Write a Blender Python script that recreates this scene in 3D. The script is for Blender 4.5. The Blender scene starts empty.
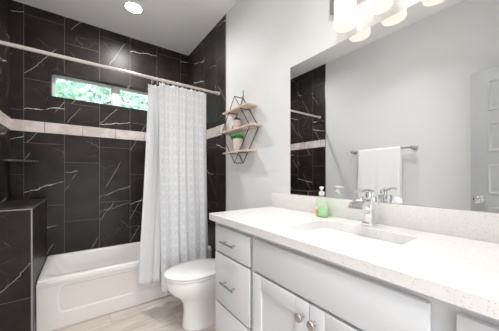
import bpy, bmesh, math, random
from mathutils import Vector, Matrix
random.seed(7)
S = bpy.context.scene
C = S.collection
PI = math.pi

# ------------------------------------------------------------------ camera, world, exposure
cam_d = bpy.data.cameras.new('camera')
cam = bpy.data.objects.new('camera', cam_d); C.objects.link(cam)
cam.location = (0, 0, 1.175)
cam.rotation_euler = (PI / 2, 0, -math.radians(36.1))
cam_d.sensor_width = 36.0
cam_d.lens = 230.2 / 499 * 36.0
cam_d.shift_y = (175 - 165.5) / 499
cam_d.clip_start = 0.02
S.camera = cam

W = bpy.data.worlds.new('sky'); S.world = W; W.use_nodes = True
wn = W.node_tree.nodes; wn.clear()
sky = wn.new('ShaderNodeTexSky'); sky.sky_type = 'NISHITA'
sky.sun_elevation = math.radians(48); sky.sun_rotation = math.radians(200); sky.sun_intensity = 0.5
sky.sun_disc = False; sky.ozone_density = 0.3; sky.dust_density = 4.0; sky.air_density = 0.7
bg = wn.new('ShaderNodeBackground'); bg.inputs[1].default_value = .72
wo = wn.new('ShaderNodeOutputWorld')
W.node_tree.links.new(sky.outputs[0], bg.inputs[0]); W.node_tree.links.new(bg.outputs[0], wo.inputs[0])

def area(name, loc, size, power, col=(1, 1, 1), shape='DISK', rot=(0, 0, 0), spread=180):
    l = bpy.data.lights.new(name, 'AREA'); l.shape = shape; l.size = size; l.energy = power; l.color = col
    l.spread = math.radians(spread)
    o = bpy.data.objects.new(name, l); C.objects.link(o); o.location = loc; o.rotation_euler = rot
    return o
hf_ = area('hall_low_fill_light', (.15, -1.75, .55), 1.5, 27, (.97, .985, 1), 'RECTANGLE', (PI / 2 + .5, 0, 0)); hf_.data.size_y = 1.0  # low fill light added in the unseen hall, which has no window
sun = bpy.data.lights.new('sun', 'SUN'); sun.energy = 1.0; sun.angle = math.radians(2); sun.color = (1, .95, .87)
so = bpy.data.objects.new('sun', sun); C.objects.link(so); so.rotation_euler = (math.radians(42), 0, math.radians(25))

area('recessed_and_fill_lamp', (0.40, 2.415, 2.748), 0.09, 13.5, (1, .985, .97), spread=165)
area('recessed_and_fill_lamp', (0.20, 0.95, 2.748), 0.09, 4, (1, .99, .98), spread=115)  # unseen ceiling lamp added to brighten the middle of the room
area('recessed_and_fill_lamp', (0.74, 0.42, 2.748), 0.09, 3.2, (1, .99, .98), spread=115)  # another unseen lamp, added to lift the counter top
area('hall_fill_lamp', (0.20, -1.10, 2.70), 0.40, 34, (1, 1, 1))  # added lamp out of view, sends fill light through the doorway

vs = S.view_settings
vs.view_transform = 'Standard'; vs.look = 'None'; vs.gamma = 1.0; vs.use_curve_mapping = False
vs.exposure = 0.42
S.cycles.use_denoising = True
S.cycles.max_bounces = 10; S.cycles.diffuse_bounces = 6; S.cycles.glossy_bounces = 6
S.cycles.transmission_bounces = 8; S.cycles.transparent_max_bounces = 12
S.cycles.sample_clamp_indirect = 6.0

# ------------------------------------------------------------------ room numbers
XR = 1.153; XL = -0.523; YB = 2.967; YF = -0.28; H = 2.768
YT = 2.281                      # tub apron
YTR, YTL = 1.979, 2.02          # where the tile stops on the right and left walls
ZC = 0.944                      # counter top

# ------------------------------------------------------------------ node helpers
class M:
    """a small expression builder around one material"""
    def __init__(s, name):
        s.m = bpy.data.materials.new(name); s.m.use_nodes = True
        s.t = s.m.node_tree; s.n = s.t.nodes; s.n.clear()
        s.out = s.n.new('ShaderNodeOutputMaterial')
        s.b = s.n.new('ShaderNodeBsdfPrincipled'); s.t.links.new(s.b.outputs[0], s.out.inputs[0])
    def put(s, sock, v):
        if isinstance(v, (int, float)):
            sock.default_value = v
        elif isinstance(v, (tuple, list)):
            sock.default_value = tuple(v) + ((1,) if len(v) == 3 and sock.type == 'RGBA' else ())
        else:
            s.t.links.new(v, sock)
    def f(s, op, a, b=0.0, c=0.0, clamp=False):
        n = s.n.new('ShaderNodeMath'); n.operation = op; n.use_clamp = clamp
        for i, v in enumerate((a, b, c)): s.put(n.inputs[i], v)
        return n.outputs[0]
    def mr(s, v, a, b, c=0.0, d=1.0, smooth=True):
        n = s.n.new('ShaderNodeMapRange'); n.interpolation_type = 'SMOOTHSTEP' if smooth else 'LINEAR'
        for i, x in enumerate((v, a, b, c, d)): s.put(n.inputs[i], x)
        return n.outputs[0]
    def mix(s, f, a, b, mode='MIX'):
        n = s.n.new('ShaderNodeMix'); n.data_type = 'RGBA'; n.blend_type = mode
        s.put(n.inputs[0], f); s.put(n.inputs[6], a); s.put(n.inputs[7], b)
        return n.outputs[2]
    def pos(s):
        g = s.n.new('ShaderNodeNewGeometry'); x = s.n.new('ShaderNodeSeparateXYZ')
        s.t.links.new(g.outputs['Position'], x.inputs[0]); return g.outputs['Position'], x.outputs
    def comb(s, a, b, c=0.0):
        n = s.n.new('ShaderNodeCombineXYZ')
        for i, v in enumerate((a, b, c)): s.put(n.inputs[i], v)
        return n.outputs[0]
    def noise(s, vec, scale, detail=2.0, rough=.5, dist=0.0, dim='3D'):
        n = s.n.new('ShaderNodeTexNoise'); n.noise_dimensions = dim
        s.put(n.inputs['Vector'], vec)
        n.inputs['Scale'].default_value = scale; n.inputs['Detail'].default_value = detail
        n.inputs['Roughness'].default_value = rough; n.inputs['Distortion'].default_value = dist
        return n.outputs[0]
    def white(s, vec):
        n = s.n.new('ShaderNodeTexWhiteNoise'); n.noise_dimensions = '3D'; s.put(n.inputs['Vector'], vec)
        x = s.n.new('ShaderNodeSeparateColor'); s.t.links.new(n.outputs['Color'], x.inputs[0])
        return n.outputs[0], x.outputs
    def bump(s, h, strength=.3, dist=.002):
        n = s.n.new('ShaderNodeBump'); n.inputs['Strength'].default_value = strength; n.inputs['Distance'].default_value = dist
        s.put(n.inputs['Height'], h); s.t.links.new(n.outputs[0], s.b.inputs['Normal'])
    def set(s, **k):
        nm = dict(col='Base Color', rough='Roughness', metal='Metallic', spec='Specular IOR Level', trans='Transmission Weight',
                  ior='IOR', coat='Coat Weight', crough='Coat Roughness', ecol='Emission Color', est='Emission Strength',
                  alpha='Alpha', sss='Subsurface Weight', sheen='Sheen Weight')
        for q, v in k.items(): s.put(s.b.inputs[nm[q]], v)
        return s

def plain(name, col, rough=.5, metal=0.0, var=.04, scale=30, bumpy=0.0, **k):
    m = M(name); p, _ = m.pos()
    n = m.noise(p, scale, 3)
    m.set(col=m.mix(n, tuple(c * (1 - var) for c in col), tuple(min(1, c * (1 + var)) for c in col)), rough=rough, metal=metal, **k)
    if bumpy: m.bump(m.noise(p, scale * 6, 3), bumpy, .001)
    return m.m

def tile_mat(name, ax, az, u0, z0=1.478, seed=0.0):
    """black marble look wall tile, 0.296 x 0.6 m upright, staggered, pale grout; ax / az pick world axes"""
    m = M(name); _, P = m.pos()
    w, h = .296, .6
    u = m.f('DIVIDE', m.f('SUBTRACT', P[ax], u0), w)
    col = m.f('FLOOR', u)
    m2 = m.f('FLOORED_MODULO', col, 2.0); m4 = m.f('FLOORED_MODULO', col, 4.0)
    off = m.f('MULTIPLY', m2, m.f('ADD', .175, m.f('MULTIPLY', m.f('GREATER_THAN', m4, 2.0), .125)))
    v = m.f('DIVIDE', m.f('ADD', m.f('SUBTRACT', P[az], z0), off), h)
    row = m.f('FLOOR', v)
    p = m.f('MULTIPLY', m.f('FRACT', u), w); q = m.f('MULTIPLY', m.f('FRACT', v), h)
    ed = m.f('MINIMUM', m.f('MINIMUM', p, m.f('SUBTRACT', w, p)), m.f('MINIMUM', q, m.f('SUBTRACT', h, q)))
    grout = m.mr(ed, .0012, .0026, 1.0, 0.0)
    tid = m.comb(col, row, seed)
    r0, r = m.white(tid); _, r2 = m.white(m.comb(col, row, seed + 13.7)); _, r3 = m.white(m.comb(col, row, seed + 31.1))
    loc = m.comb(m.f('ADD', p, m.f('MULTIPLY', r[0], 9.0)), m.f('ADD', q, m.f('MULTIPLY', r[1], 9.0)), r[2])
    big = m.f('SUBTRACT', m.noise(loc, 9, 3, .6), .5)
    fine = m.f('SUBTRACT', m.noise(loc, 38, 3, .6), .5)
    wob = m.f('ADD', m.f('MULTIPLY', big, .07), m.f('MULTIPLY', fine, .016))
    pres = m.noise(loc, 5, 1)
    def vein(q0, slope, wd, lo):
        line = m.f('ADD', q0, m.f('ADD', m.f('MULTIPLY', slope, p), wob))
        d = m.f('DIVIDE', m.f('ABSOLUTE', m.f('SUBTRACT', q, line)), m.f('SQRT', m.f('ADD', 1.0, m.f('MULTIPLY', slope, slope))))
        return m.f('MULTIPLY', m.mr(d, wd * .35, wd, 1.0, 0.0), m.mr(pres, lo, lo + .10))
    v1 = vein(m.f('MULTIPLY', r[0], .5), m.f('ADD', .12, m.f('MULTIPLY', r[1], .25)), .0042, .36)
    v1 = m.f('MULTIPLY', v1, m.mr(r2[2], .30, .55))
    v2 = vein(m.f('SUBTRACT', m.f('MULTIPLY', r2[0], .6), .12), m.f('ADD', 1.1, m.f('MULTIPLY', r2[1], .9)), .0034, .42)
    v3 = vein(m.f('ADD', m.f('MULTIPLY', r3[0], .6), .1), m.f('SUBTRACT', -.3, m.f('MULTIPLY', r3[1], .9)), .0026, .52)
    vo = m.n.new('ShaderNodeTexVoronoi'); vo.feature = 'DISTANCE_TO_EDGE'
    m.put(vo.inputs['Vector'], m.comb(m.f('ADD', p, m.f('ADD', wob, m.f('MULTIPLY', r[2], 5.0))), m.f('ADD', q, wob), r[0])); vo.inputs['Scale'].default_value = 9
    net = m.f('MULTIPLY', m.mr(vo.outputs['Distance'], .004, .03, 1.0, 0.0), m.mr(pres, .5, .7))
    base = m.mix(m.mr(m.noise(loc, 6, 4), .3, .7), (.015, .0105, .0095), (.031, .023, .021))
    base = m.mix(m.f('MULTIPLY', net, .16), base, (.30, .26, .24))
    base = m.mix(m.f('MULTIPLY', v3, .30), base, (.5, .46, .43))
    base = m.mix(m.f('MULTIPLY', v2, .52), base, (.62, .58, .55))
    base = m.mix(m.f('MULTIPLY', v1, .82), base, (.80, .78, .75))
    base = m.mix(m.f('MULTIPLY', grout, .75), base, (.20, .18, .17))
    m.set(col=base, rough=m.f('ADD', .38, m.f('MULTIPLY', grout, .4)), spec=.28)
    m.bump(m.mr(ed, .0, .003), .08, .001)
    return m.m

def band_mat(name, ax, u0):
    m = M(name); pv, P = m.pos()
    u = m.f('DIVIDE', m.f('SUBTRACT', P[ax], u0), .298); fr = m.f('FRACT', u)
    j = m.mr(m.f('MINIMUM', fr, m.f('SUBTRACT', 1.0, fr)), .006, .012, 1.0, 0.0)
    n1 = m.noise(pv, 7, 5, .65, .6); n2 = m.noise(pv, 26, 4, .7)
    c = m.mix(m.mr(n1, .35, .65), (.74, .68, .64), (.55, .48, .44))
    c = m.mix(m.mr(n2, .55, .72, 0, .35), c, (.36, .30, .27))
    m.set(col=m.mix(m.f('MULTIPLY', j, .8), c, (.16, .13, .12)), rough=.3)
    return m.m

def floor_mat():
    m = M('wood_look_plank_tile'); pv, P = m.pos()
    w, L = .155, .92
    v = m.f('DIVIDE', m.f('ADD', P[1], .06), w); row = m.f('FLOOR', v)
    rr, _ = m.white(m.comb(row, 3.1, 0))
    u = m.f('DIVIDE', m.f('ADD', P[0], m.f('MULTIPLY', rr, L)), L); colm = m.f('FLOOR', u)
    _, t = m.white(m.comb(row, colm, 5.0))
    ed = m.f('MINIMUM', m.f('MULTIPLY', m.f('MINIMUM', m.f('FRACT', u), m.f('SUBTRACT', 1.0, m.f('FRACT', u))), L),
             m.f('MULTIPLY', m.f('MINIMUM', m.f('FRACT', v), m.f('SUBTRACT', 1.0, m.f('FRACT', v))), w))
    g = m.mr(ed, .001, .0025, 1.0, 0.0)
    vec = m.comb(m.f('ADD', m.f('MULTIPLY', P[0], 1.6), m.f('MULTIPLY', t[0], 20.0)), m.f('ADD', m.f('MULTIPLY', P[1], 14.0), m.f('MULTIPLY', t[1], 20.0)), t[2])
    n1 = m.noise(vec, 1.6, 6, .65, .8); n2 = m.noise(vec, 7, 4, .6)
    c = m.mix(m.mr(n1, .32, .68), (.50, .435, .39), (.72, .655, .595))
    c = m.mix(m.mr(n2, .5, .75, 0, .35), c, (.42, .36, .32))
    c = m.mix(m.f('MULTIPLY', t[0], .28), c, (.58, .52, .47))
    m.set(col=m.mix(m.f('MULTIPLY', g, .7), c, (.36, .32, .29)), rough=.42)
    m.bump(m.mr(ed, 0, .003), .2, .001)
    return m.m

def quartz_mat():
    m = M('speckled_white_quartz'); pv, P = m.pos()
    v = m.n.new('ShaderNodeTexVoronoi'); m.put(v.inputs['Vector'], pv); v.inputs['Scale'].default_value = 260
    _, r = m.white(v.outputs['Position'])
    spot = m.f('MULTIPLY', m.mr(v.outputs['Distance'], .25, .42, 1.0, 0.0), m.f('GREATER_THAN', r[0], .72))
    c = m.mix(m.noise(pv, 40, 3), (.77, .75, .735), (.83, .815, .80))
    c = m.mix(m.f('MULTIPLY', spot, .6), c, m.mix(r[1], (.36, .32, .29), (.64, .61, .58)))
    m.set(col=c, rough=.22, spec=.45)
    return m.m

def curtain_mat(name, patterned):
    m = M(name); uv = m.n.new('ShaderNodeUVMap'); x = m.n.new('ShaderNodeSeparateXYZ'); m.t.links.new(uv.outputs[0], x.inputs[0])
    pv, P = m.pos()
    base = (.87, .88, .89)
    if patterned:
        # lattice of little lozenges woven into the cloth
        a = m.f('MULTIPLY', x.outputs[0], 2 * PI / .055); b = m.f('MULTIPLY', x.outputs[1], 2 * PI / .080)
        f = m.f('ADD', m.f('COSINE', a), m.f('COSINE', b))
        ln = m.mr(m.f('ABSOLUTE', f), .15, .5, 1.0, 0.0)
        core = m.mr(f, 1.2, 1.6)
        pat = m.f('MAXIMUM', ln, core)
        col = m.mix(pat, (.80, .82, .85), (.92, .925, .93))
        m.bump(pat, .12, .002)
    else:
        col = m.mix(m.noise(pv, 60, 2), tuple(k * .97 for k in base), base)
    m.set(col=col, rough=.8, spec=.2)
    tr = m.n.new('ShaderNodeBsdfTranslucent'); tr.inputs[0].default_value = (.8, .82, .84, 1)
    mx = m.n.new('ShaderNodeMixShader'); mx.inputs[0].default_value = .08
    m.t.links.new(m.b.outputs[0], mx.inputs[1]); m.t.links.new(tr.outputs[0], mx.inputs[2]); m.t.links.new(mx.outputs[0], m.out.inputs[0])
    return m.m

def pane_mat():
    m = M('window_glass'); tr = m.n.new('ShaderNodeBsdfTransparent'); tr.inputs[0].default_value = (.93, .97, .95, 1)
    gl = m.n.new('ShaderNodeBsdfGlossy'); gl.inputs['Roughness'].default_value = .02
    fr = m.n.new('ShaderNodeFresnel'); fr.inputs[0].default_value = 1.45
    mx = m.n.new('ShaderNodeMixShader'); m.t.links.new(fr.outputs[0], mx.inputs[0]); m.t.links.new(tr.outputs[0], mx.inputs[1]); m.t.links.new(gl.outputs[0], mx.inputs[2])
    m.t.links.new(mx.outputs[0], m.out.inputs[0]); return m.m

def clear_mat(name, tint, w=.88):
    m = M(name); m.set(col=tint, rough=.08, spec=.5)
    tr = m.n.new('ShaderNodeBsdfTransparent'); tr.inputs[0].default_value = tuple(tint) + (1,)
    mx = m.n.new('ShaderNodeMixShader'); mx.inputs[0].default_value = w
    m.t.links.new(m.b.outputs[0], mx.inputs[1]); m.t.links.new(tr.outputs[0], mx.inputs[2]); m.t.links.new(mx.outputs[0], m.out.inputs[0])
    return m.m

def glow(name, col, strength, base=(.9, .88, .84)):
    m = M(name); p, _ = m.pos()
    m.set(col=m.mix(m.noise(p, 30), base, tuple(k * .98 for k in base)), rough=.35, ecol=col, est=strength); return m.m

def leaf_mat(name, a, b, trans=.3):
    m = M(name); p, _ = m.pos(); c = m.mix(m.mr(m.noise(p, 9, 3), .3, .7), a, b); m.set(col=c, rough=.5)
    tr = m.n.new('ShaderNodeBsdfTranslucent'); m.t.links.new(c, tr.inputs[0])
    mx = m.n.new('ShaderNodeMixShader'); mx.inputs[0].default_value = trans
    m.t.links.new(m.b.outputs[0], mx.inputs[1]); m.t.links.new(tr.outputs[0], mx.inputs[2]); m.t.links.new(mx.outputs[0], m.out.inputs[0])
    return m.m

PAINT = plain('wall_paint', (.75, .75, .75), .55, var=.012, scale=4, bumpy=.06)
CEIL = plain('ceiling_paint', (.94, .93, .925), .8, var=.012, scale=5, bumpy=.05)
TRIMW = plain('white_trim_paint', (.80, .80, .80), .4, var=.01)
T_BACK = tile_mat('black_marble_tile_back', 0, 2, -.435, seed=1.0)
T_SIDE = tile_mat('black_marble_tile_side', 1, 2, 2.181, seed=5.0)
T_LEFT = tile_mat('black_marble_tile_left', 1, 2, 2.836, seed=8.0)
T_LEDGE = tile_mat('black_marble_tile_ledge', 0, 2, -.53, z0=.346, seed=21.0)
T_TOP = tile_mat('black_marble_tile_flat', 0, 1, -.60, z0=2.05, seed=11.0)
BAND_X = band_mat('beige_band_tile', 0, .009); BAND_Y = band_mat('beige_band_tile_side', 1, 2.40)
FLOOR = floor_mat(); QUARTZ = quartz_mat()
CAB = plain('white_cabinet_paint', (.66, .672, .69), .38, var=.01)
CABIN = plain('cabinet_shadow_gap', (.55, .56, .57), .6, var=.02)
CERAMIC = plain('white_glazed_ceramic', (.90, .90, .895), .12, var=.01, coat=.3)
ACRYL = plain('white_acrylic', (.88, .855, .835), .22, var=.01, scale=6)
CHROME = plain('polished_chrome', (.80, .81, .82), .06, 1.0, var=.02)
NICKEL = plain('brushed_nickel', (.46, .43, .41), .28, 1.0, var=.06)
RODM = plain('cream_enamel', (.66, .60, .53), .3, .15, var=.03)
BLACKW = plain('black_wire', (.02, .02, .022), .4, .4, var=.1)
EDGE = plain('dark_edge_metal', (.36, .345, .335), .3, .8, var=.05)
SHELFB = plain('black_shelf_stone', (.07, .062, .058), .2, var=.3, scale=14)
def wood_mat():
    m = M('pale_pink_wood'); pv, P = m.pos()
    n = m.noise(m.comb(m.f('MULTIPLY', P[0], 60.0), m.f('MULTIPLY', P[1], 6.0), P[2]), 2.0, 5, .6, .5)
    m.set(col=m.mix(m.mr(n, .3, .7), (.74, .60, .51), (.58, .44, .36)), rough=.5); return m.m
WOOD = wood_mat()
POTM = plain('beige_stoneware', (.72, .62, .55), .6, var=.08, scale=50)
def mirror_mat():
    m = M('silver_mirror'); p, _ = m.pos()
    m.set(col=m.mix(m.noise(p, 2), (.86, .875, .87), (.87, .885, .88)), metal=1.0, rough=.005); return m.m
MIRROR = mirror_mat()
DOORP = plain('shade_grey_door', (.43, .435, .44), .45, var=.015)  # grey tone puts the shade on the door into its colour
def towel_mat():
    m = M('white_terry'); pv, P = m.pos()
    m.set(col=m.mix(m.noise(pv, 220, 2), (.88, .88, .89), (.95, .95, .96)), rough=.95, spec=.1, sheen=.3); m.bump(m.noise(pv, 420, 2), .5, .003); return m.m
TOWEL = towel_mat()

# ------------------------------------------------------------------ mesh helpers
def tag(o, label, cat, group=None):
    o['label'] = label; o['category'] = cat
    if group: o['group'] = group
    return o
def obj(name, bm, mats, parent=None, smooth=True, angle=40):
    bmesh.ops.recalc_face_normals(bm, faces=bm.faces)
    me = bpy.data.meshes.new(name); bm.to_mesh(me); bm.free()
    for m in (mats if isinstance(mats, (list, tuple)) else [mats]): me.materials.append(m)
    if smooth:
        me.shade_smooth()
        try: me.set_sharp_from_angle(angle=math.radians(angle))
        except Exception: pass
    o = bpy.data.objects.new(name, me); C.objects.link(o)
    if parent is not None:
        o.parent = parent; o.matrix_parent_inverse = Matrix.Translation(-Vector(parent.location))
    return o
def root(name, loc, label, cat, group=None):
    o = bpy.data.objects.new(name, None); C.objects.link(o); o.location = loc; o.empty_display_size = .1
    return tag(o, label, cat, group)
def struct(name, bm, mats, parent=None, **k):
    o = obj(name, bm, mats, parent, **k)
    if parent is None: o['kind'] = 'structure'
    return o
def box(bm, a, b, bev=0.0, seg=2, mat=0):
    r = bmesh.ops.create_cube(bm, size=1); vs_ = r['verts']
    for v in vs_:
        v.co = Vector([(a[i] + b[i]) / 2 + v.co[i] * (b[i] - a[i]) for i in range(3)])
    fs = list({f for v in vs_ for f in v.link_faces})
    for f in fs: f.material_index = mat
    if bev:
        es = list({e for v in vs_ for e in v.link_edges})
        r = bmesh.ops.bevel(bm, geom=es, offset=bev, segments=seg, affect='EDGES', profile=.5)
        for f in r['faces']: f.material_index = mat
    return bm
def B(a, b, bev=0.0, seg=2):
    return box(bmesh.new(), a, b, bev, seg)
def loft(bm, rings, cap0=True, cap1=True, close=True, mat=0):
    vr = [[bm.verts.new(p) for p in r] for r in rings]
    n = len(rings[0])
    for i in range(len(vr) - 1):
        for j in range(n if close else n - 1):
            k = (j + 1) % n
            f = bm.faces.new((vr[i][j], vr[i][k], vr[i + 1][k], vr[i + 1][j])); f.material_index = mat
    if cap0: bm.faces.new(vr[0][::-1]).material_index = mat
    if cap1: bm.faces.new(vr[-1]).material_index = mat
    return vr
def circ(c, r, n=24, ax='z', ph=0.0):
    out = []
    for i in range(n):
        a = 2 * PI * i / n + ph; x, y = r * math.cos(a), r * math.sin(a)
        out.append({'z': (c[0] + x, c[1] + y, c[2]), 'x': (c[0], c[1] + x, c[2] + y), 'y': (c[0] + x, c[1], c[2] + y)}[ax])
    return out
def lathe(bm, c, prof, n=24, ax='z', cap=True):
    """prof: list of (distance along axis, radius)"""
    i = 'xyz'.index(ax); rings = []
    for d, r in prof:
        p = list(c); p[i] += d; rings.append(circ(p, max(r, .0004), n, ax))
    loft(bm, rings, cap, cap); return bm
def tube(bm, pts, r, n=8, close=False):
    pts = [Vector(p) for p in pts]; rings = []; m = len(pts); prev = None
    for i, p in enumerate(pts):
        if close: t = (pts[(i + 1) % m] - pts[i - 1])
        else: t = pts[min(i + 1, m - 1)] - pts[max(i - 1, 0)]
        t.normalize()
        if prev is None:
            up = Vector((0, 0, 1)) if abs(t.z) < .9 else Vector((1, 0, 0)); a = t.cross(up).normalized()
        else:
            a = (prev - t * prev.dot(t)).normalized()
        prev = a; b = t.cross(a)
        rr = r[i] if isinstance(r, (list, tuple)) else r
        rings.append([tuple(p + a * rr * math.cos(2 * PI * k / n) + b * rr * math.sin(2 * PI * k / n)) for k in range(n)])
    if close: rings.append(rings[0])
    loft(bm, rings, not close, not close)
    if close: bmesh.ops.remove_doubles(bm, verts=bm.verts, dist=1e-6)
    return bm
def rrect(x0, x1, y0, y1, r, z, k=8):
    """rounded rectangle, 4*k points, anticlockwise from the +x -y corner"""
    out = []
    for cx, cy, a0 in ((x1 - r, y0 + r, -90), (x1 - r, y1 - r, 0), (x0 + r, y1 - r, 90), (x0 + r, y0 + r, 180)):
        for i in range(k):
            a = math.radians(a0 + 90 * i / (k - 1)); out.append((cx + r * math.cos(a), cy + r * math.sin(a), z))
    return out
def join(*bms):
    b = bmesh.new()
    for x in bms:
        me = bpy.data.meshes.new('t'); x.to_mesh(me); x.free(); b.from_mesh(me); bpy.data.meshes.remove(me)
    return b

# ------------------------------------------------------------------ the room
struct('floor', B((XL - .1, YF - .1, -.08), (XR + .1, YB + .15, 0)), FLOOR, smooth=False)
struct('ceiling', B((XL - .1, YF, H), (XR + .1, YB + .15, H + .1)), CEIL, smooth=False)
WX0, WX1, WZ0, WZ1 = -.242, .905, 1.950, 2.200          # window opening
bm = bmesh.new()
box(bm, (XL - .1, YB, -.05), (XR + .1, YB + .15, WZ0)); box(bm, (XL - .1, YB, WZ1), (XR + .1, YB + .15, H))
box(bm, (XL - .1, YB, WZ0), (WX0, YB + .15, WZ1)); box(bm, (WX1, YB, WZ0), (XR + .1, YB + .15, WZ1))
struct('wall_back', bm, T_BACK, smooth=False)
bm = bmesh.new()
box(bm, (XR, YF - .1, 0), (XR + .1, YTR, H), mat=0); box(bm, (XR, YTR, 0), (XR + .1, YB, H), mat=1)
struct('wall_right', bm, [PAINT, T_SIDE], smooth=False)
bm = bmesh.new()
box(bm, (XL - .1, YF - .1, 0), (XL, YTL, H), mat=0); box(bm, (XL - .1, YTL, 0), (XL, YB, H), mat=1)
struct('wall_left', bm, [PAINT, T_LEFT], smooth=False)
DX0, DX1, DZ = -.245, .535, 2.06                         # doorway in the front wall
bm = bmesh.new()
box(bm, (XL, YF - .1, 0), (DX0, YF, H)); box(bm, (DX1, YF - .1, 0), (XR, YF, H)); box(bm, (DX0, YF - .1, DZ), (DX1, YF, H))
struct('wall_front', bm, PAINT, smooth=False)
# hall behind the doorway, closed, so that the added lamps and not the sky light the door opening
HL, HR_, HB = -1.0, 1.5, -1.9
struct('floor_hall', B((HL, HB, -.08), (HR_, YF - .1, 0)), FLOOR, smooth=False)
struct('ceiling_hall', B((HL - .1, HB - .1, H), (HR_ + .1, YF, H + .1)), CEIL, smooth=False)
struct('wall_hall_left', B((HL - .1, HB, 0), (HL, YF - .1, H)), PAINT, smooth=False)
struct('wall_hall_right', B((HR_, HB, 0), (HR_ + .1, YF - .1, H)), PAINT, smooth=False)
struct('wall_hall_back', B((HL - .1, HB - .1, 0), (HR_ + .1, HB, H)), PAINT, smooth=False)
bm = bmesh.new(); box(bm, (HL, YF - .1, 0), (XL - .1, YF, H)); box(bm, (XR + .1, YF - .1, 0), (HR_, YF, H))
struct('wall_hall_front', bm, PAINT, smooth=False)
# beige tile band
struct('trim_1', B((XL + .004, YB - .004, 1.583), (XR - .004, YB, 1.686)), BAND_X, smooth=False)
struct('trim_2', B((XR - .004, YTR, 1.583), (XR, YB, 1.686)), BAND_Y, smooth=False)
struct('trim_3', B((XL, YTL, 1.583), (XL + .004, YB, 1.686)), BAND_Y, smooth=False)
struct('trim_4', B((XR - .004, YTR - .008, 0.10), (XR, YTR, H)), EDGE, smooth=False)
struct('trim_5', B((XL, YTL - .008, 0.10), (XL + .004, YTL, H)), EDGE, smooth=False)
struct('baseboard_right', B((XR - .012, 1.262, 0), (XR, YTR - .01, .095), .003), TRIMW)
struct('baseboard_left', B((XL, YF, 0), (XL + .012, YTL - .01, .095), .003), TRIMW)

# window
bm = bmesh.new(); yw0, yw1 = YB + .095, YB + .135; fw = .017
box(bm, (WX0, yw0, WZ0), (WX1, yw1, WZ0 + .012), .003); box(bm, (WX0, yw0, WZ1 - fw), (WX1, yw1, WZ1), .003)
box(bm, (WX0, yw0, WZ0), (WX0 + fw, yw1, WZ1), .003); box(bm, (WX1 - fw, yw0, WZ0), (WX1, yw1, WZ1), .003)
win = struct('window_1', bm, TRIMW)
bm = bmesh.new(); box(bm, (.283, yw0 - .008, WZ0), (.350, yw1 - .002, WZ1 - .004), .004)
obj('mullion', bm, TRIMW, win)
bm = bmesh.new()
for xa, xb in ((WX0 + fw, .283), (.350, WX1 - fw)):
    za, zb = WZ0 + .012, WZ1 - fw; t = .010
    box(bm, (xa, yw0 + .004, za), (xb, yw1 - .01, za + t), .002); box(bm, (xa, yw0 + .004, zb - t), (xb, yw1 - .01, zb), .002)
    box(bm, (xa, yw0 + .004, za), (xa + t, yw1 - .01, zb), .002); box(bm, (xb - t, yw0 + .004, za), (xb, yw1 - .01, zb), .002)
obj('sash', bm, TRIMW, win)
GL = pane_mat()
obj('pane', B((WX0 + fw, yw0 + .02, WZ0 + .012), (.283, yw0 + .024, WZ1 - fw)), GL, win, smooth=False)
obj('pane', B((.350, yw0 + .02, WZ0 + .012), (WX1 - fw, yw0 + .024, WZ1 - fw)), GL, win, smooth=False)

# greenery outside
LEAF = leaf_mat('sunlit_leaf', (.52, .70, .58), (.66, .84, .73), .45)
BARK = plain('bark', (.16, .12, .09), .9, var=.3)
tr = root('garden_tree', (.6, 5.6, 0), 'pale green leafy tree outside the high window', 'tree')
bm = bmesh.new()
for i in range(13000):
    x = random.uniform(-2.6, 3.6); z = random.uniform(1.2, 5.4)
    y = 5.3 + random.uniform(-.5, 1.1) + .25 * math.sin(x * 2.3) * math.cos(z * 1.9)
    L = random.uniform(.10, .20); w = L * .42
    R3 = Matrix.Rotation(random.uniform(0, 2 * PI), 3, 'Z') @ Matrix.Rotation(random.uniform(-1.0, 1.0), 3, 'X') @ Matrix.Rotation(random.uniform(-.8, .8), 3, 'Y')
    q = [Vector(p) for p in ((0, 0, 0), (w, L * .5, .012), (0, L, 0), (-w, L * .5, .012))]
    bm.faces.new([bm.verts.new(Vector((x, y, z)) + R3 @ p) for p in q])
obj('foliage', bm, LEAF, tr, smooth=False)
bm = bmesh.new(); tube(bm, [(.6, 5.7, -.1), (.62, 5.7, 1.2), (.5, 5.6, 2.6), (.7, 5.6, 4.2)], [.14, .11, .08, .04], 10)
for s_ in (-1, 1): tube(bm, [(.6, 5.7, 1.2), (.6 + s_ * .9, 5.6, 2.0), (.6 + s_ * 2.0, 5.6, 3.4)], [.07, .05, .02], 8)
obj('trunk', bm, BARK, tr)
struct('ground', B((-6, YB + .15, -.2), (8, 12, -.1)), plain('garden_soil', (.30, .28, .2), .9, var=.3, scale=5), smooth=False)

# ------------------------------------------------------------------ bathtub
XT0, XT1 = -.272, XR - .003
tub = root('bathtub', ((XT0 + XT1) / 2, (YT + YB) / 2, 0), 'white alcove bathtub with a recessed front panel below black tile', 'bathtub')
zr = .388
def ring(i0, i1, r, z, f=0.0): return rrect(XT0 + .004 + i0, XT1 - i0, YT + .014 + i1 + f, YB - .004, r, z, 12)
rings = [ring(.0, .0, .012, 0), ring(.0, .0, .012, zr - .03), ring(.0, -.008, .012, zr - .018), ring(0, -.008, .012, zr - .006), ring(.004, -.003, .014, zr),
         rrect(XT0 + .055, XT1 - .06, YT + .075, YB - .055, .10, zr + .0, 12), rrect(XT0 + .066, XT1 - .07, YT + .086, YB - .064, .10, zr - .012, 12),
         rrect(XT0 + .12, XT1 - .09, YT + .105, YB - .085, .12, zr - .12, 12), rrect(XT0 + .20, XT1 - .11, YT + .125, YB - .11, .13, .14, 12),
         rrect(XT0 + .27, XT1 - .15, YT + .16, YB - .145, .12, .075, 12), rrect(XT0 + .33, XT1 - .22, YT + .21, YB - .2, .10, .06, 12)]
bm = bmesh.new(); loft(bm, rings); obj('tub_shell', bm, ACRYL, tub, angle=60)
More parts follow.
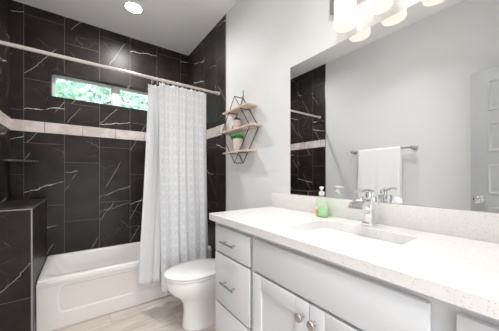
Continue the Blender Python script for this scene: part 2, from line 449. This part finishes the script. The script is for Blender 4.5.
# apron: one sheet with a sunk rounded panel and a step near the floor
def apron():
    bm = bmesh.new(); nx, nz = 220, 72; px0, px1, pz0, pz1, pr = -.146, 1.03, .115, .318, .05
    g = []
    for j in range(nz + 1):
        z = (zr - .02) * j / nz; row = []
        for i in range(nx + 1):
            x = XT0 + .004 + (XT1 - XT0 - .004) * i / nx
            dx = max(px0 + pr - x, 0, x - (px1 - pr)); dz = max(pz0 + pr - z, 0, z - (pz1 - pr))
            d = math.hypot(dx, dz) - pr if (dx > 0 or dz > 0) else -pr
            if dx == 0 and dz == 0: d = max(px0 - x, x - px1, pz0 - z, z - pz1)
            t = min(1, max(0, -d / .016 + .3)); t = t * t * (3 - 2 * t)
            rim = min(1, max(0, (z - .325) / .03)); rim = rim * rim * (3 - 2 * rim)
            row.append(bm.verts.new((x, YT + .0115 * t - .008 * rim + .004, z)))
        g.append(row)
    for j in range(nz):
        for i in range(nx): bm.faces.new((g[j][i], g[j][i + 1], g[j + 1][i + 1], g[j + 1][i]))
    # returns to the shell so the sheet has thickness
    bnd = [g[0][i] for i in range(nx + 1)] + [g[j][nx] for j in range(1, nz + 1)] + [g[nz][i] for i in range(nx - 1, -1, -1)] + [g[j][0] for j in range(nz - 1, 0, -1)]
    back = [bm.verts.new((v.co.x, YT + .02, v.co.z)) for v in bnd]; n = len(bnd)
    for i in range(n): bm.faces.new((bnd[i], bnd[(i + 1) % n], back[(i + 1) % n], back[i]))
    bm.faces.new(back)
    return bm
obj('apron', apron(), ACRYL, tub, angle=70)
bm = bmesh.new(); lathe(bm, (.93, 2.61, .061), [(0, .035), (.004, .034), (.006, .028), (.003, .02)], 24); obj('drain', bm, CHROME, tub)

# tiled ledge at the head of the tub
ZL = .946; YL = 2.13
led = root('tiled_ledge', (-.40, 2.5, 0), 'half height ledge covered in black marble tile beside the head of the tub', 'ledge')
bm = B((XL + .0015, YL, 0), (XT0, YB - .0015, ZL))
for f in bm.faces:
    n = f.normal; f.material_index = 0 if abs(n.y) > .5 else (1 if abs(n.x) > .5 else 2)
obj('ledge_body', bm, [T_LEDGE, T_SIDE, T_TOP], led, smooth=False)
bm = bmesh.new(); e = .005
box(bm, (XL + .0015, YL - .0025, ZL - e), (XT0 + .0025, YL + e, ZL + .0025)); box(bm, (XT0 - e, YL + e, ZL - e), (XT0 + .0025, YB - .0015, ZL + .0025))
box(bm, (XT0 - e, YL - .0025, 0), (XT0 + .0025, YL + e, ZL - e))
obj('edge_trim', bm, EDGE, led, smooth=False)
# corner shelf
bm = bmesh.new(); n = 14; R_ = .205
for z0, z1 in ((1.292, 1.310),):
    lo = [(XL, YB, z0)] + [(XL + R_ * math.cos(-PI / 2 * i / n) , YB + R_ * math.sin(-PI / 2 * i / n), z0) for i in range(n + 1)]
    hi = [(x, y, z1) for x, y, _ in lo]; loft(bm, [lo, hi])
tag(obj('corner_shelf', bm, SHELFB), 'small black corner shelf fixed to the tiled walls above the ledge', 'shelf')

# ------------------------------------------------------------------ curtain rod, rings, curtain
YR, ZR = 2.115, 2.018
rod = root('curtain_rod', (.3, YR, ZR), 'long cream curtain rod spanning the tub from wall to wall', 'curtain rod')
bm = bmesh.new(); lathe(bm, (XL + .004, YR, ZR), [(0, .0125), (XR - XL - .008, .0125)], 20, 'x'); obj('rod', bm, RODM, rod)
bm = bmesh.new(); lathe(bm, (XR, YR, ZR), [(-.045, .015), (-.04, .0175), (-.012, .0175), (-.008, .021), (0, .021)], 20, 'x'); obj('end_cap', bm, RODM, rod)
bm = bmesh.new(); lathe(bm, (XL, YR, ZR), [(0, .021), (.008, .021), (.012, .0175), (.04, .0175), (.045, .015)], 20, 'x'); obj('end_cap', bm, RODM, rod)
bm = bmesh.new()
tube(bm, [(0, .0175 * math.cos(2 * PI * i / 20), .0175 * math.sin(2 * PI * i / 20) - .004) for i in range(20)], .0022, 6, True)
tube(bm, [(0, 0, -.022), (.001, .003, -.030), (0, 0, -.040), (0, -.004, -.044)], .0022, 6)
NR = 12
for i in range(NR):
    if i == 0:
        r0 = obj('curtain_ring', bm, RODM); o = r0
    else:
        o = r0.copy(); C.objects.link(o)
    o.location = (.492 + (.985 - .492) * i / (NR - 1), YR, ZR); o.rotation_euler = (0, 0, random.uniform(-.35, .35))
    tag(o, 'cream curtain ring hooked over the rod above the white curtain', 'ring', 'curtain rings along the rod')

def curtain(name, x_top, x_bot, z_top, z_bot, y0, nf, amp, mat, cloth_w, seed, lean=0.0, z_bot2=None):
    rnd = random.Random(seed); nx, nz = 240, 60
    ph = [rnd.uniform(0, 2 * PI) for _ in range(4)]
    bm = bmesh.new(); uvl = bm.loops.layers.uv.new('UVMap'); g = []
    for j in range(nz + 1):
        t = j / nz; row = []
        a = amp * (.35 + .65 * min(1, t * 1.6))
        for i in range(nx + 1):
            s = i / nx
            w = s + .018 * math.sin(2 * PI * 1.7 * s + ph[0]) + .010 * math.sin(2 * PI * 4.1 * s + ph[1] + t * .8)
            x0 = x_top[0] + (x_top[1] - x_top[0]) * s; x1 = x_bot[0] + (x_bot[1] - x_bot[0]) * s
            e = t ** 1.25
            f = 2 * PI * nf * w + ph[2]
            x = x0 + (x1 - x0) * e + .35 * a * math.sin(2 * f)
            y = y0 + lean * t + a * math.sin(f) + .25 * a * math.sin(f * .5 + ph[3] + t) + .004 * math.sin(f * 2.3 + t * 3)
            zt = z_top - .010 * abs(math.sin(PI * (NR - 1) * s)) ; zb = z_bot + (0 if z_bot2 is None else (z_bot2 - z_bot) * s)
            row.append(bm.verts.new((x, y, zt + (zb - zt) * t)))
        g.append(row)
    for j in range(nz):
        for i in range(nx):
            f = bm.faces.new((g[j][i], g[j][i + 1], g[j + 1][i + 1], g[j + 1][i]))
            for l, (ii, jj) in zip(f.loops, ((i, j), (i + 1, j), (i + 1, j + 1), (i, j + 1))):
                l[uvl].uv = (ii / nx * cloth_w, (1 - jj / nz) * (z_top - z_bot))
    o = obj(name, bm, mat, angle=180)
    md = o.modifiers.new('thickness', 'SOLIDIFY'); md.thickness = .0016
    return o
c1 = curtain('shower_curtain', (.545, .995), (.575, 1.03), 1.982, .140, YR - .040, 5.0, .022, curtain_mat('lozenge_weave_cloth', True), .95, 3)
tag(c1, 'white patterned shower curtain hanging outside the tub behind the toilet', 'shower curtain')
c2 = curtain('curtain_liner', (.474, .80), (.385, .80), 1.984, .215, YR + .052, 3.6, .018, curtain_mat('plain_liner_cloth', False), .8, 9)
tag(c2, 'plain white liner showing at the left edge of the patterned curtain', 'shower curtain')

# ------------------------------------------------------------------ toilet
TY = 1.735
toi = root('toilet', (.80, TY, 0), 'white toilet with closed lid between the vanity and the bathtub', 'toilet')
def egg(xf, xb, hw, z, cx, n=48, pw=2.0, pb=2.6):
    """elongated outline: round nose at xf (towards -x), squarer back at xb"""
    out = []
    for i in range(n):
        a = 2 * PI * i / n; c, s = math.cos(a), math.sin(a); p = pw if c < 0 else pb
        k = lambda v, p: math.copysign(abs(v) ** (2 / p), v)
        out.append((cx + (xb - cx if c > 0 else cx - xf) * k(c, p), TY + hw * k(s, p if c > 0 else 2.0), z))
    return out
bm = bmesh.new()
loft(bm, [egg(.628, 1.10, .108, 0, .80), egg(.625, 1.10, .110, .012, .80), egg(.632, 1.10, .102, .045, .80), egg(.638, 1.08, .097, .12, .80), egg(.630, 1.06, .102, .19, .79),
          egg(.595, 1.04, .122, .24, .78), egg(.540, 1.02, .150, .285, .76), egg(.515, 1.01, .165, .325, .75), egg(.503, 1.0, .173, .36, .75), egg(.501, 1.0, .175, .392, .75),
          egg(.505, .995, .172, .398, .75), egg(.56, .94, .115, .398, .75), egg(.575, .92, .10, .37, .75), egg(.63, .85, .06, .27, .74)])
obj('bowl', bm, CERAMIC, toi, angle=65)
bm = bmesh.new()
loft(bm, [egg(.498, .955, .177, .400, .75), egg(.493, .96, .181, .405, .75), egg(.493, .96, .181, .413, .75), egg(.499, .955, .175, .417, .75),
          egg(.57, .90, .115, .417, .75), egg(.575, .895, .11, .400, .75)]); obj('seat', bm, CERAMIC, toi, angle=50)
bm = bmesh.new()
loft(bm, [egg(.497, .958, .178, .4185, .75), egg(.492, .962, .182, .4225, .75), egg(.492, .962, .182, .430, .75), egg(.501, .955, .174, .4365, .75), egg(.54, .91, .13, .440, .75), egg(.64, .83, .06, .442, .75)])
obj('lid', bm, CERAMIC, toi, angle=50)
bm = bmesh.new()
bm.free()
for s_ in (-1, 1): obj('hinge', lathe(bmesh.new(), (.957, TY + s_ * .075 - .02, .425), [(0, .012), (.003, .014), (.037, .014), (.04, .012)], 16, 'y'), CERAMIC, toi)
bm = bmesh.new()
box(bm, (.96, TY - .14, .30), (1.12, TY + .14, .405), .03, 4)
loft(bm, [rrect(1.005, XR - .014, TY - .165, TY + .14, .05, .39), rrect(.995, XR - .012, TY - .185, TY + .150, .05, .46), rrect(.985, XR - .012, TY - .20, TY + .158, .05, .725)])
obj('tank', bm, CERAMIC, toi, angle=50)
bm = bmesh.new(); loft(bm, [rrect(.980, XR - .010, TY - .205, TY + .162, .05, .726), rrect(.976, XR - .008, TY - .208, TY + .164, .05, .732), rrect(.976, XR - .008, TY - .208, TY + .164, .05, .752), rrect(.984, XR - .012, TY - .20, TY + .158, .05, .760)])
obj('tank_lid', bm, CERAMIC, toi, angle=50)
bm = bmesh.new(); lathe(bm, (.985, TY - .14, .67), [(-.016, .006), (-.012, .012), (.0, .012)], 14, 'x'); tube(bm, [(.971, TY - .14, .67), (.966, TY - .11, .668), (.966, TY - .07, .662)], [.006, .005, .006], 8)
obj('flush_lever', bm, CHROME, toi)

# ------------------------------------------------------------------ vanity
VY0, VY1 = -.20, 1.245; FX = .655; DFX = .635; KZ = .10
van = root('vanity_cabinet', (.9, .52, 0), 'long white bathroom vanity cabinet with drawers and shaker doors under the counter', 'cabinet')
ct0 = ZC - .040
bm = bmesh.new()
box(bm, (FX + .021, VY1 - .018, 0), (XR - .002, VY1, ct0)); box(bm, (FX + .021, VY0, 0), (XR - .002, VY0 + .018, ct0)); box(bm, (FX + .021, VY0 + .018, KZ), (XR - .021, VY1 - .018, KZ + .018))
box(bm, (XR - .02, VY0 + .018, KZ), (XR - .002, VY1 - .018, ct0))
for y in (.175, .862): box(bm, (FX + .021, y - .009, KZ + .018), (XR - .02, y + .009, ct0 - .0))
obj('carcass', bm, CAB, van, smooth=False)
# face frame: stiles and rails
DR = [(.882, .740), (.728, .452), (.440, .135)]             # drawer heights
bm = bmesh.new()
for y0, y1 in ((VY0, VY0 + .035), (.130, .190), (.838, .886), (VY1 - .032, VY1)): box(bm, (FX, y0, KZ), (FX + .02, y1, ct0), .001)
for z0, z1 in ((ct0 - .035, ct0), (.722, .752), (KZ, KZ + .04)): box(bm, (FX + .0008, VY0 + .004, z0), (FX + .0192, VY1 - .004, z1 - .0006))
for y0, y1 in ((VY0, .16), (.862, VY1)): box(bm, (FX + .0008, y0 + .002, .43), (FX + .0192, y1 - .002, .46))
obj('face_frame', bm, CAB, van)
obj('toe_kick', B((FX + .06, VY0 + .018, 0), (FX + .075, VY1 - .018, KZ)), CAB, van, smooth=False)
def pull(bm, y, z, L=.098):
    x = DFX - .028
    tube(bm, [(x, y - L / 2 - .014, z), (x, y + L / 2 + .014, z)], .0052, 12)
    for s_ in (-1, 1): tube(bm, [(x, y + s_ * L / 2 * .86, z), (DFX + .001, y + s_ * L / 2 * .86, z)], .0045, 10)
    return bm
for (ya, yb) in ((.875, 1.212), (VY0 + .028, .135)):
    for z1, z0 in DR:
        d_ = obj('drawer', B((DFX, ya, z0), (FX, yb, z1), .0025), CAB, van)
        hd = obj('drawer_pull', pull(bmesh.new(), (ya + yb) / 2, (z0 + z1) / 2), NICKEL, d_); hd.matrix_parent_inverse = Matrix.Identity(4)
        hd.matrix_parent_inverse = Matrix.Identity(4)
obj('false_front', B((DFX, .182, .740), (FX, .848, .882), .0025), CAB, van)
def shaker(y0, y1, z0, z1):
    bm = bmesh.new(); s_ = .062
    box(bm, (DFX + .007, y0 + .01, z0 + .01), (FX, y1 - .01, z1 - .01))
    box(bm, (DFX, y0, z0), (FX, y0 + s_, z1), .0015); box(bm, (DFX, y1 - s_, z0), (FX, y1, z1), .0015)
    box(bm, (DFX, y0 + s_, z0), (FX, y1 - s_, z0 + s_), .0015); box(bm, (DFX, y0 + s_, z1 - s_), (FX, y1 - s_, z1), .0015)
    return bm
for y0, y1, ky in ((.5225, .848, .548), (.182, .5195, .494)):
    d_ = obj('door', shaker(y0, y1, .135, .728), CAB, van)
    bm = bmesh.new(); lathe(bm, (DFX, ky, .677), [(0, .0075), (-.003, .0065), (-.012, .0055), (-.017, .0095), (-.021, .0155), (-.026, .0165), (-.030, .0145), (-.032, .008)], 20, 'x')
    k_ = obj('door_knob', bm, NICKEL, d_); k_.matrix_parent_inverse = Matrix.Identity(4)

# counter with a rounded sink cut-out
SX0, SX1, SY0, SY1 = .742, 1.012, .320, .740
CX0, CX1, CY0, CY1 = .624, XR - .001, YF + .01, 1.276
def slab():
    bm = bmesh.new(); k = 10; e = .003
    inn = lambda z, g=0.0: rrect(SX0 - g, SX1 + g, SY0 - g, SY1 + g, .03 + g, z, k)
    def out(z, i=0.0):
        pts = []
        for cx, cy, q in ((CX1 - i, CY0 + i, 0), (CX1 - i, CY1 - i, 1), (CX0 + i, CY1 - i, 2), (CX0 + i, CY0 + i, 3)):
            r = .008
            sx = -1 if q in (0, 1) else 1; sy = 1 if q in (0, 3) else -1
            for j in range(k):
                a = math.radians(-90 + 90 * q + 90 * j / (k - 1)); pts.append((cx + sx * r + r * math.cos(a), cy + sy * r + r * math.sin(a), z))
        return pts
    z0, z1 = ZC - .040, ZC
    loft(bm, [inn(z0), out(z0, e), out(z0 + e, 0), out(z1 - e, 0), out(z1, e), inn(z1, .002), inn(z1 - .002), inn(z0)], False, False)
    bmesh.ops.remove_doubles(bm, verts=bm.verts, dist=1e-6)
    return bm
tag(obj('countertop', slab(), QUARTZ, angle=30), 'long speckled white quartz worktop on the vanity with a rectangular sink opening', 'countertop')
tag(obj('backsplash', B((XR - .021, CY0, ZC), (XR - .001, 1.278, 1.044), .0015), QUARTZ), 'low white quartz upstand along the wall behind the sink', 'backsplash')
bm = bmesh.new(); g = .012; zs = ZC - .0405
loft(bm, [rrect(SX0 - g - .02, SX1 + g + .02, SY0 - g - .02, SY1 + g + .02, .05, zs, 10), rrect(SX0 - g, SX1 + g, SY0 - g, SY1 + g, .045, zs, 10), rrect(SX0 - g + .006, SX1 + g - .006, SY0 - g + .006, SY1 + g - .006, .045, zs - .03, 10),
          rrect(SX0 + .006, SX1 - .006, SY0 + .006, SY1 - .006, .045, zs - .09, 10), rrect(SX0 + .03, SX1 - .03, SY0 + .03, SY1 - .03, .05, zs - .125, 10), rrect(SX0 + .08, SX1 - .08, SY0 + .14, SY1 - .14, .04, zs - .135, 10),
          rrect(SX0 + .08, SX1 - .08, SY0 + .14, SY1 - .14, .04, zs - .147, 10), rrect(SX0 + .015, SX1 - .015, SY0 + .015, SY1 - .015, .05, zs - .137, 10), rrect(SX0 - g - .008, SX1 + g + .008, SY0 - g - .008, SY1 + g + .008, .05, zs - .09, 10),
          rrect(SX0 - g - .02, SX1 + g + .02, SY0 - g - .02, SY1 + g + .02, .05, zs - .012, 10)])
snk = root('sink_basin', ((SX0 + SX1) / 2, (SY0 + SY1) / 2, zs), 'white rectangular undermount sink basin in front of the chrome faucet', 'sink')
obj('basin', bm, CERAMIC, snk, angle=50)
bm = bmesh.new(); lathe(bm, (.877, .53, zs - .135), [(0, .030), (.003, .029), (.004, .022), (.001, .015)], 24); obj('drain', bm, CHROME, snk)

# faucet
FXC, FY = 1.068, .530
fau = root('faucet', (FXC, FY, ZC), 'chrome single lever faucet with a flat open spout behind the sink', 'faucet')
def sq(cx, cy, hx, hy, z, r=.008): return rrect(cx - hx, cx + hx, cy - hy, cy + hy, min(r, hx * .9, hy * .9), z, 5)
bm = bmesh.new()
loft(bm, [sq(FXC, FY, .029, .027, ZC), sq(FXC, FY, .029, .027, ZC + .010), sq(FXC, FY, .026, .024, ZC + .013), sq(FXC, FY, .0205, .0195, ZC + .018), sq(FXC, FY, .0185, .0175, ZC + .05), sq(FXC, FY, .0195, .019, ZC + .075), sq(FXC, FY, .025, .024, ZC + .105), sq(FXC, FY, .027, .025, ZC + .126), sq(FXC, FY, .024, .022, ZC + .132)])
obj('faucet_body', bm, CHROME, fau, angle=35)
bm = bmesh.new()      # wide spout that drops a little towards its lip
def spr(x, z, hw, hh): return [(x, FY - hw, z - hh), (x, FY + hw, z - hh), (x, FY + hw, z + hh), (x, FY + hw - .004, z + hh), (x, FY + hw - .006, z + hh * .3), (x, FY - hw + .006, z + hh * .3), (x, FY - hw + .004, z + hh), (x, FY - hw, z + hh)]
loft(bm, [spr(FXC - .015, ZC + .108, .019, .014), spr(FXC - .05, ZC + .112, .022, .012), spr(FXC - .09, ZC + .107, .026, .010), spr(FXC - .112, ZC + .099, .030, .0095), spr(FXC - .120, ZC + .094, .031, .008)])
obj('spout', bm, CHROME, fau, angle=35)
bm = bmesh.new()
lathe(bm, (FXC, FY, ZC + .132), [(0, .016), (.010, .0165), (.020, .016), (.026, .012)], 20)
loft(bm, [[(FXC + .018, FY + s_ * .013, ZC + .150 + d) for s_, d in ((-1, 0), (1, 0), (1, .010), (-1, .010))],
          [(FXC - .03, FY + s_ * .013, ZC + .158 + d) for s_, d in ((-1, 0), (1, 0), (1, .010), (-1, .010))],
          [(FXC - .075, FY + s_ * .016, ZC + .160 + d) for s_, d in ((-1, 0), (1, 0), (1, .007), (-1, .007))],
          [(FXC - .10, FY + s_ * .017, ZC + .154 + d) for s_, d in ((-1, 0), (1, 0), (1, .005), (-1, .005))]])
obj('lever', bm, CHROME, fau, angle=35)
bm = bmesh.new(); lathe(bm, (FXC + .036, FY, ZC + .0), [(0, .006), (.002, .003), (.132, .003), (.134, .006), (.140, .0075), (.156, .0075), (.160, .005)], 12); obj('lift_rod', bm, CHROME, fau)

# soap bottle
SBX, SBY = 1.075, .795
sp = root('soap_bottle', (SBX, SBY, ZC), 'clear pump bottle half full of green soap on the counter by the backsplash', 'soap bottle')
def ov(hx, hy, z, n=28, p=2.8):
    out = []
    for i in range(n):
        a = 2 * PI * i / n; c, s = math.cos(a), math.sin(a)
        x = hx * math.copysign(abs(c) ** (2 / p), c); y = hy * math.copysign(abs(s) ** (2 / p), s)
        b_ = math.radians(-15); out.append((SBX + x * math.cos(b_) - y * math.sin(b_), SBY + x * math.sin(b_) + y * math.cos(b_), z))
    return out
bm = bmesh.new(); loft(bm, [ov(.019, .036, ZC + .0005), ov(.023, .040, ZC + .006), ov(.023, .041, ZC + .03), ov(.022, .039, ZC + .07), ov(.019, .030, ZC + .098), ov(.014, .017, ZC + .115, p=2.1), ov(.013, .014, ZC + .122, p=2)])
obj('bottle', bm, clear_mat('clear_plastic', (.90, .95, .88), .75), sp, angle=60)
bm = bmesh.new(); loft(bm, [ov(.0175, .0345, ZC + .003), ov(.0215, .0385, ZC + .008), ov(.0215, .0393, ZC + .03), ov(.021, .038, ZC + .056)])
m_ = plain('green_liquid_soap', (.40, .86, .34), .15, var=.05); obj('liquid', bm, m_, sp, angle=60)
bm = bmesh.new()
lbl = [[tuple(Vector(p) + Vector((-.0008, .0, 0))) for p in ov(.0236, .0418, z)][10:15] for z in (ZC + .014, ZC + .028, ZC + .042, ZC + .054)]
loft(bm, lbl, False, False, False)
ml = M('orange_green_label'); pv, P = ml.pos()
ml.set(col=ml.mix(ml.mr(ml.noise(pv, 55, 2), .42, .58), (.80, .25, .08), (.86, .66, .46)), rough=.4)
o = obj('label', bm, ml.m, sp); md = o.modifiers.new('thickness', 'SOLIDIFY'); md.thickness = .0006; o['label'] = 'orange printed label'
WPL = plain('white_plastic', (.84, .84, .84), .3, var=.01)
bm = bmesh.new(); lathe(bm, (SBX, SBY, ZC + .120), [(0, .0145), (.004, .0155), (.016, .0155), (.020, .012), (.021, .006), (.034, .006), (.035, .011), (.044, .0115), (.047, .008)], 20)
tube(bm, [(SBX, SBY, ZC + .160), (SBX - .020, SBY - .016, ZC + .161), (SBX - .030, SBY - .024, ZC + .155)], [.0065, .0055, .0045], 10)
obj('pump', bm, WPL, sp)

# mirror
bm = B((XR - .006, -.04, 1.0452), (XR - .0005, 1.102, 1.905), .0012, 1)
tag(obj('wall_mirror', bm, MIRROR, smooth=False), 'wide frameless mirror on the wall above the vanity backsplash', 'mirror')

# vanity light
LYC = [.657, .488, .319]
vl = root('vanity_light', (XR, .488, 2.12), 'wall light with a nickel bar and glowing white glass cylinder shades above the mirror', 'wall light')
obj('backplate', B((XR - .022, .205, 2.085), (XR, .785, 2.165), .004), NICKEL, vl)
SHADE = glow('frosted_white_glass_lit', (1, .89, .77), .68, (.35, .34, .32))
for y in LYC:
    bm = bmesh.new(); tube(bm, [(XR - .02, y, 2.125), (XR - .075, y, 2.125), (XR - .075, y, 2.07)], .009, 10); lathe(bm, (XR - .075, y, 2.045), [(0, .03), (.03, .03), (.034, .02)], 20); obj('arm', bm, NICKEL, vl)
    bm = bmesh.new(); zb = 1.924
    area('added_uplight', (XR - .075, y, 2.166), .09, .25, (1, .95, .88), rot=(PI, 0, 0))  # upward fill light added above each shade
    lathe(bm, (XR - .075, y, zb), [(.0, .046), (.002, .0505), (.008, .053), (.135, .053), (.142, .050), (.144, .03)], 32); obj('glass_shade', bm, SHADE, vl, angle=60)

# recessed ceiling light over the tub, and two unseen ones added for brightness
LENS = glow('lit_lens', (1, .97, .93), 26.0)
for i, (x, y) in enumerate(((.40, 2.415), (.20, .95), (.74, .42))):
    r_ = root('recessed_and_fill_light', (x, y, H), ('round white recessed ceiling light over the bathtub', 'added unseen ceiling light brightening the middle of the room', 'added unseen ceiling light brightening the vanity counter')[i], 'ceiling light')
    bm = bmesh.new(); lathe(bm, (x, y, H), [(0, .092), (-.004, .092), (-.008, .084), (-.006, .070), (0, .069)], 40, cap=False); obj('trim_ring', bm, TRIMW, r_)
    bm = bmesh.new(); lathe(bm, (x, y, H), [(-.001, .069), (-.006, .067), (-.013, .050), (-.017, .025), (-.018, .004)], 40); obj('lens', bm, LENS, r_)

# ------------------------------------------------------------------ hexagon wire shelf with its pots
SH = root('wall_shelf', (XR, 1.663, 1.56), 'diamond shaped black wire shelf with three pale wood boards on the right wall', 'shelf')
yc, zt, zm, zb, hw, dp = 1.672, 1.850, 1.562, 1.279, .222, .088
xw, xf = XR - .005, XR - .093
bm = bmesh.new(); wr = .0032
for x in (xw, xf):
    P_ = [(x, yc, zt), (x, yc - hw, zm), (x, yc, zb), (x, yc + hw, zm)]
    for i in range(4): tube(bm, [P_[i], P_[(i + 1) % 4]], wr, 6)
for y, z in ((yc, zt), (yc - hw, zm), (yc, zb), (yc + hw, zm)): tube(bm, [(xw, y, z), (xf, y, z)], wr, 6)
for z in (1.735, 1.372):
    q = hw * (1 - abs(z - zm) / (zt - zm))
    for s_ in (-1, 1): tube(bm, [(xw, yc + s_ * q, z - .008), (xf, yc + s_ * q, z - .008)], wr, 6)
obj('wire_frame', bm, BLACKW, SH)
for z, l0, l1 in ((1.742, 1.475, 1.872), (1.568, 1.405, 1.925), (1.3745, 1.482, 1.868)):
    obj('shelf_board', B((xf - .006, l0, z - .007), (XR - .001, l1, z + .007), .002), WOOD, SH)
bm = bmesh.new(); tube(bm, [(XR - .001, yc, 1.872), (XR - .012, yc, 1.866), (XR - .012, yc, 1.846)], .003, 8); tube(bm, [(XR - .004, yc, 1.845), (XR - .004, yc, 1.92)], .0022, 8)
obj('wall_hook', bm, NICKEL, SH)
# planted pot on the lower board
pp = root('potted_plant', (1.105, 1.690, 1.3815), 'bushy green plant in a beige pot on the lowest wood board', 'plant')
bm = bmesh.new(); lathe(bm, (1.105, 1.690, 1.382), [(0, .032), (.003, .034), (.085, .044), (.108, .045), (.111, .043), (.100, .038)], 24); obj('pot', bm, POTM, pp)
LG = leaf_mat('bright_green_leaf', (.03, .46, .03), (.09, .72, .06), .25)
bm = bmesh.new()
for i in range(170):
    a = random.uniform(0, 2 * PI); el = random.uniform(.0, 1.35); L = random.uniform(.030, .052); w = L * .28
    b0 = Vector((1.105 + .018 * math.cos(a), 1.690 + .018 * math.sin(a), 1.484 + random.uniform(0, .018)))
    d_ = Vector((math.cos(a) * math.cos(el), math.sin(a) * math.cos(el), math.sin(el) * .75)); sd = Vector((-math.sin(a), math.cos(a), 0)); up = d_.cross(sd)
    q = [b0, b0 + d_ * L * .5 + sd * w, b0 + d_ * L, b0 + d_ * L * .5 - sd * w]; tp = b0 + d_ * L * .5 - up * .004; bt = b0 + d_ * L * .5 + up * .004
    vv = [bm.verts.new(p) for p in q]; a_, b_ = bm.verts.new(tp), bm.verts.new(bt)
    for k in range(4):
        bm.faces.new((vv[k], vv[(k + 1) % 4], a_)); bm.faces.new((vv[(k + 1) % 4], vv[k], b_))
obj('leaves', bm, LG, pp)
# small jar on the middle board
jr = root('small_pot', (1.105, 1.705, 1.5755), 'little beige pot with dark grey stones on the middle wood board', 'pot')
bm = bmesh.new(); lathe(bm, (1.105, 1.705, 1.5755), [(0, .027), (.003, .029), (.072, .036), (.078, .036), (.072, .031)], 24); obj('pot', bm, POTM, jr)
bm = bmesh.new(); DG = plain('dark_grey_stone', (.06, .06, .058), .7, var=.4, scale=80)
for i in range(26):
    a = random.uniform(0, 2 * PI); rr = .024 * math.sqrt(random.random())
    m4 = Matrix.Translation((1.105 + rr * math.cos(a), 1.705 + rr * math.sin(a), 1.5755 + .080 + random.uniform(0, .030) * (1 - rr / .03))) @ Matrix.Diagonal((1, .8, .7, 1))
    bmesh.ops.create_icosphere(bm, subdivisions=1, radius=random.uniform(.009, .014), matrix=m4)
obj('pebbles', bm, DG, jr)

# ------------------------------------------------------------------ left wall: towel bar, towel, door (seen in the mirror)
BX, BZ = XL + .068, 1.462; TY0, TY1 = .925, 1.575
tb = root('towel_bar', (XL, 1.25, BZ), 'nickel towel bar with round ends on the left wall seen in the mirror', 'towel bar')
bm = bmesh.new(); tube(bm, [(BX, TY0, BZ), (BX, TY1, BZ)], .008, 14); obj('bar', bm, NICKEL, tb)
for y in (TY0, TY1):
    bm = bmesh.new(); lathe(bm, (XL, y, BZ), [(0, .026), (.006, .026), (.010, .018), (.018, .010), (.048, .010), (.056, .018), (.068, .021), (.080, .018), (.088, .008)], 20, 'x'); obj('post', bm, NICKEL, tb)
bm = bmesh.new(); ty0, ty1 = 1.03, 1.490; nx, nz = 40, 40; prof = []
zl_f, zl_b = .855, .93
for i in range(nz + 1): prof.append((.0125, zl_f + (BZ - zl_f) * i / nz))
for i in range(1, 9): a = PI * i / 8; prof.append((.0125 * math.cos(a), BZ + .0125 * math.sin(a)))
for i in range(1, nz + 1): prof.append((-.0125, BZ - (BZ - zl_b) * i / nz))
g = []
for i in range(nx + 1):
    s = i / nx; y = ty0 + (ty1 - ty0) * s; row = []
    for k, (dx, z) in enumerate(prof):
        t = max(0, min(1, (BZ - z) / .5)); sg = 1 if dx >= 0 else -1
        fold = (.006 * math.sin(s * 9 + .6) + .003 * math.sin(s * 23)) * t
        row.append(bm.verts.new((BX + dx + sg * abs(fold) * .8 + sg * .002 * t, y + .006 * math.sin(z * 7) * t, z)))
    g.append(row)
for i in range(nx):
    for k in range(len(prof) - 1): bm.faces.new((g[i][k], g[i + 1][k], g[i + 1][k + 1], g[i][k + 1]))
tw = obj('bath_towel', bm, TOWEL, angle=180); md = tw.modifiers.new('thickness', 'SOLIDIFY'); md.thickness = .006; md.offset = 1
tag(tw, 'white towel folded over the nickel bar seen in the mirror', 'towel')

# door leaf, standing open near the left wall
dl = struct('door_1', B((-.02, 0, .012), (.018, .762, 2.03), .002), DOORP)
def panel(y0, y1, z0, z1, sx):
    bm = bmesh.new(); x0 = .018 if sx > 0 else -.02
    r1 = [(x0 + sx * .0005, y, z) for y, z in ((y0, z0), (y1, z0), (y1, z1), (y0, z1))]; w = .016
    def rr(i, d): return [(x0 + sx * d, y, z) for y, z in ((y0 + i, z0 + i), (y1 - i, z0 + i), (y1 - i, z1 - i), (y0 + i, z1 - i))]
    loft(bm, [rr(0, 0), rr(.003, .006), rr(.012, .007), rr(.018, .002), rr(.030, .002), rr(.045, .007), rr(.050, .008)]); return bm
for z0, z1 in ((.22, .58), (.68, .92), (1.02, 1.256), (1.36, 1.595), (1.69, 1.935)):
    for y0, y1 in ((.108, .654),):
        for sx in (1, -1):
            p_ = obj('door_panel', panel(y0, y1, z0, z1, sx), DOORP, dl); p_.matrix_parent_inverse = Matrix.Identity(4)
for sx, x0 in ((1, .018), (-1, -.02)):
    bm = bmesh.new(); lathe(bm, (x0, .700, .974), [(0, .032), (sx * .006, .032), (sx * .010, .022), (sx * .016, .012), (sx * .030, .012), (sx * .036, .022), (sx * .046, .029), (sx * .056, .028), (sx * .064, .018), (sx * .066, .008)], 24, 'x')
    k_ = obj('door_knob', bm, CHROME, dl); k_.matrix_parent_inverse = Matrix.Identity(4)
dl.location = (-.225, YF + .005, 0); dl.rotation_euler = (0, 0, math.radians(12.5))
bm = bmesh.new()
for y0, y1 in ((YF, YF + .015), (YF - .115, YF - .1)):
    box(bm, (DX0 - .06, y0, 0), (DX0 - .004, y1, DZ + .06), .003); box(bm, (DX1 + .004, y0, 0), (DX1 + .06, y1, DZ + .06), .003); box(bm, (DX0 - .004, y0, DZ + .004), (DX1 + .004, y1, DZ + .06), .003)
struct('trim_6', bm, TRIMW)
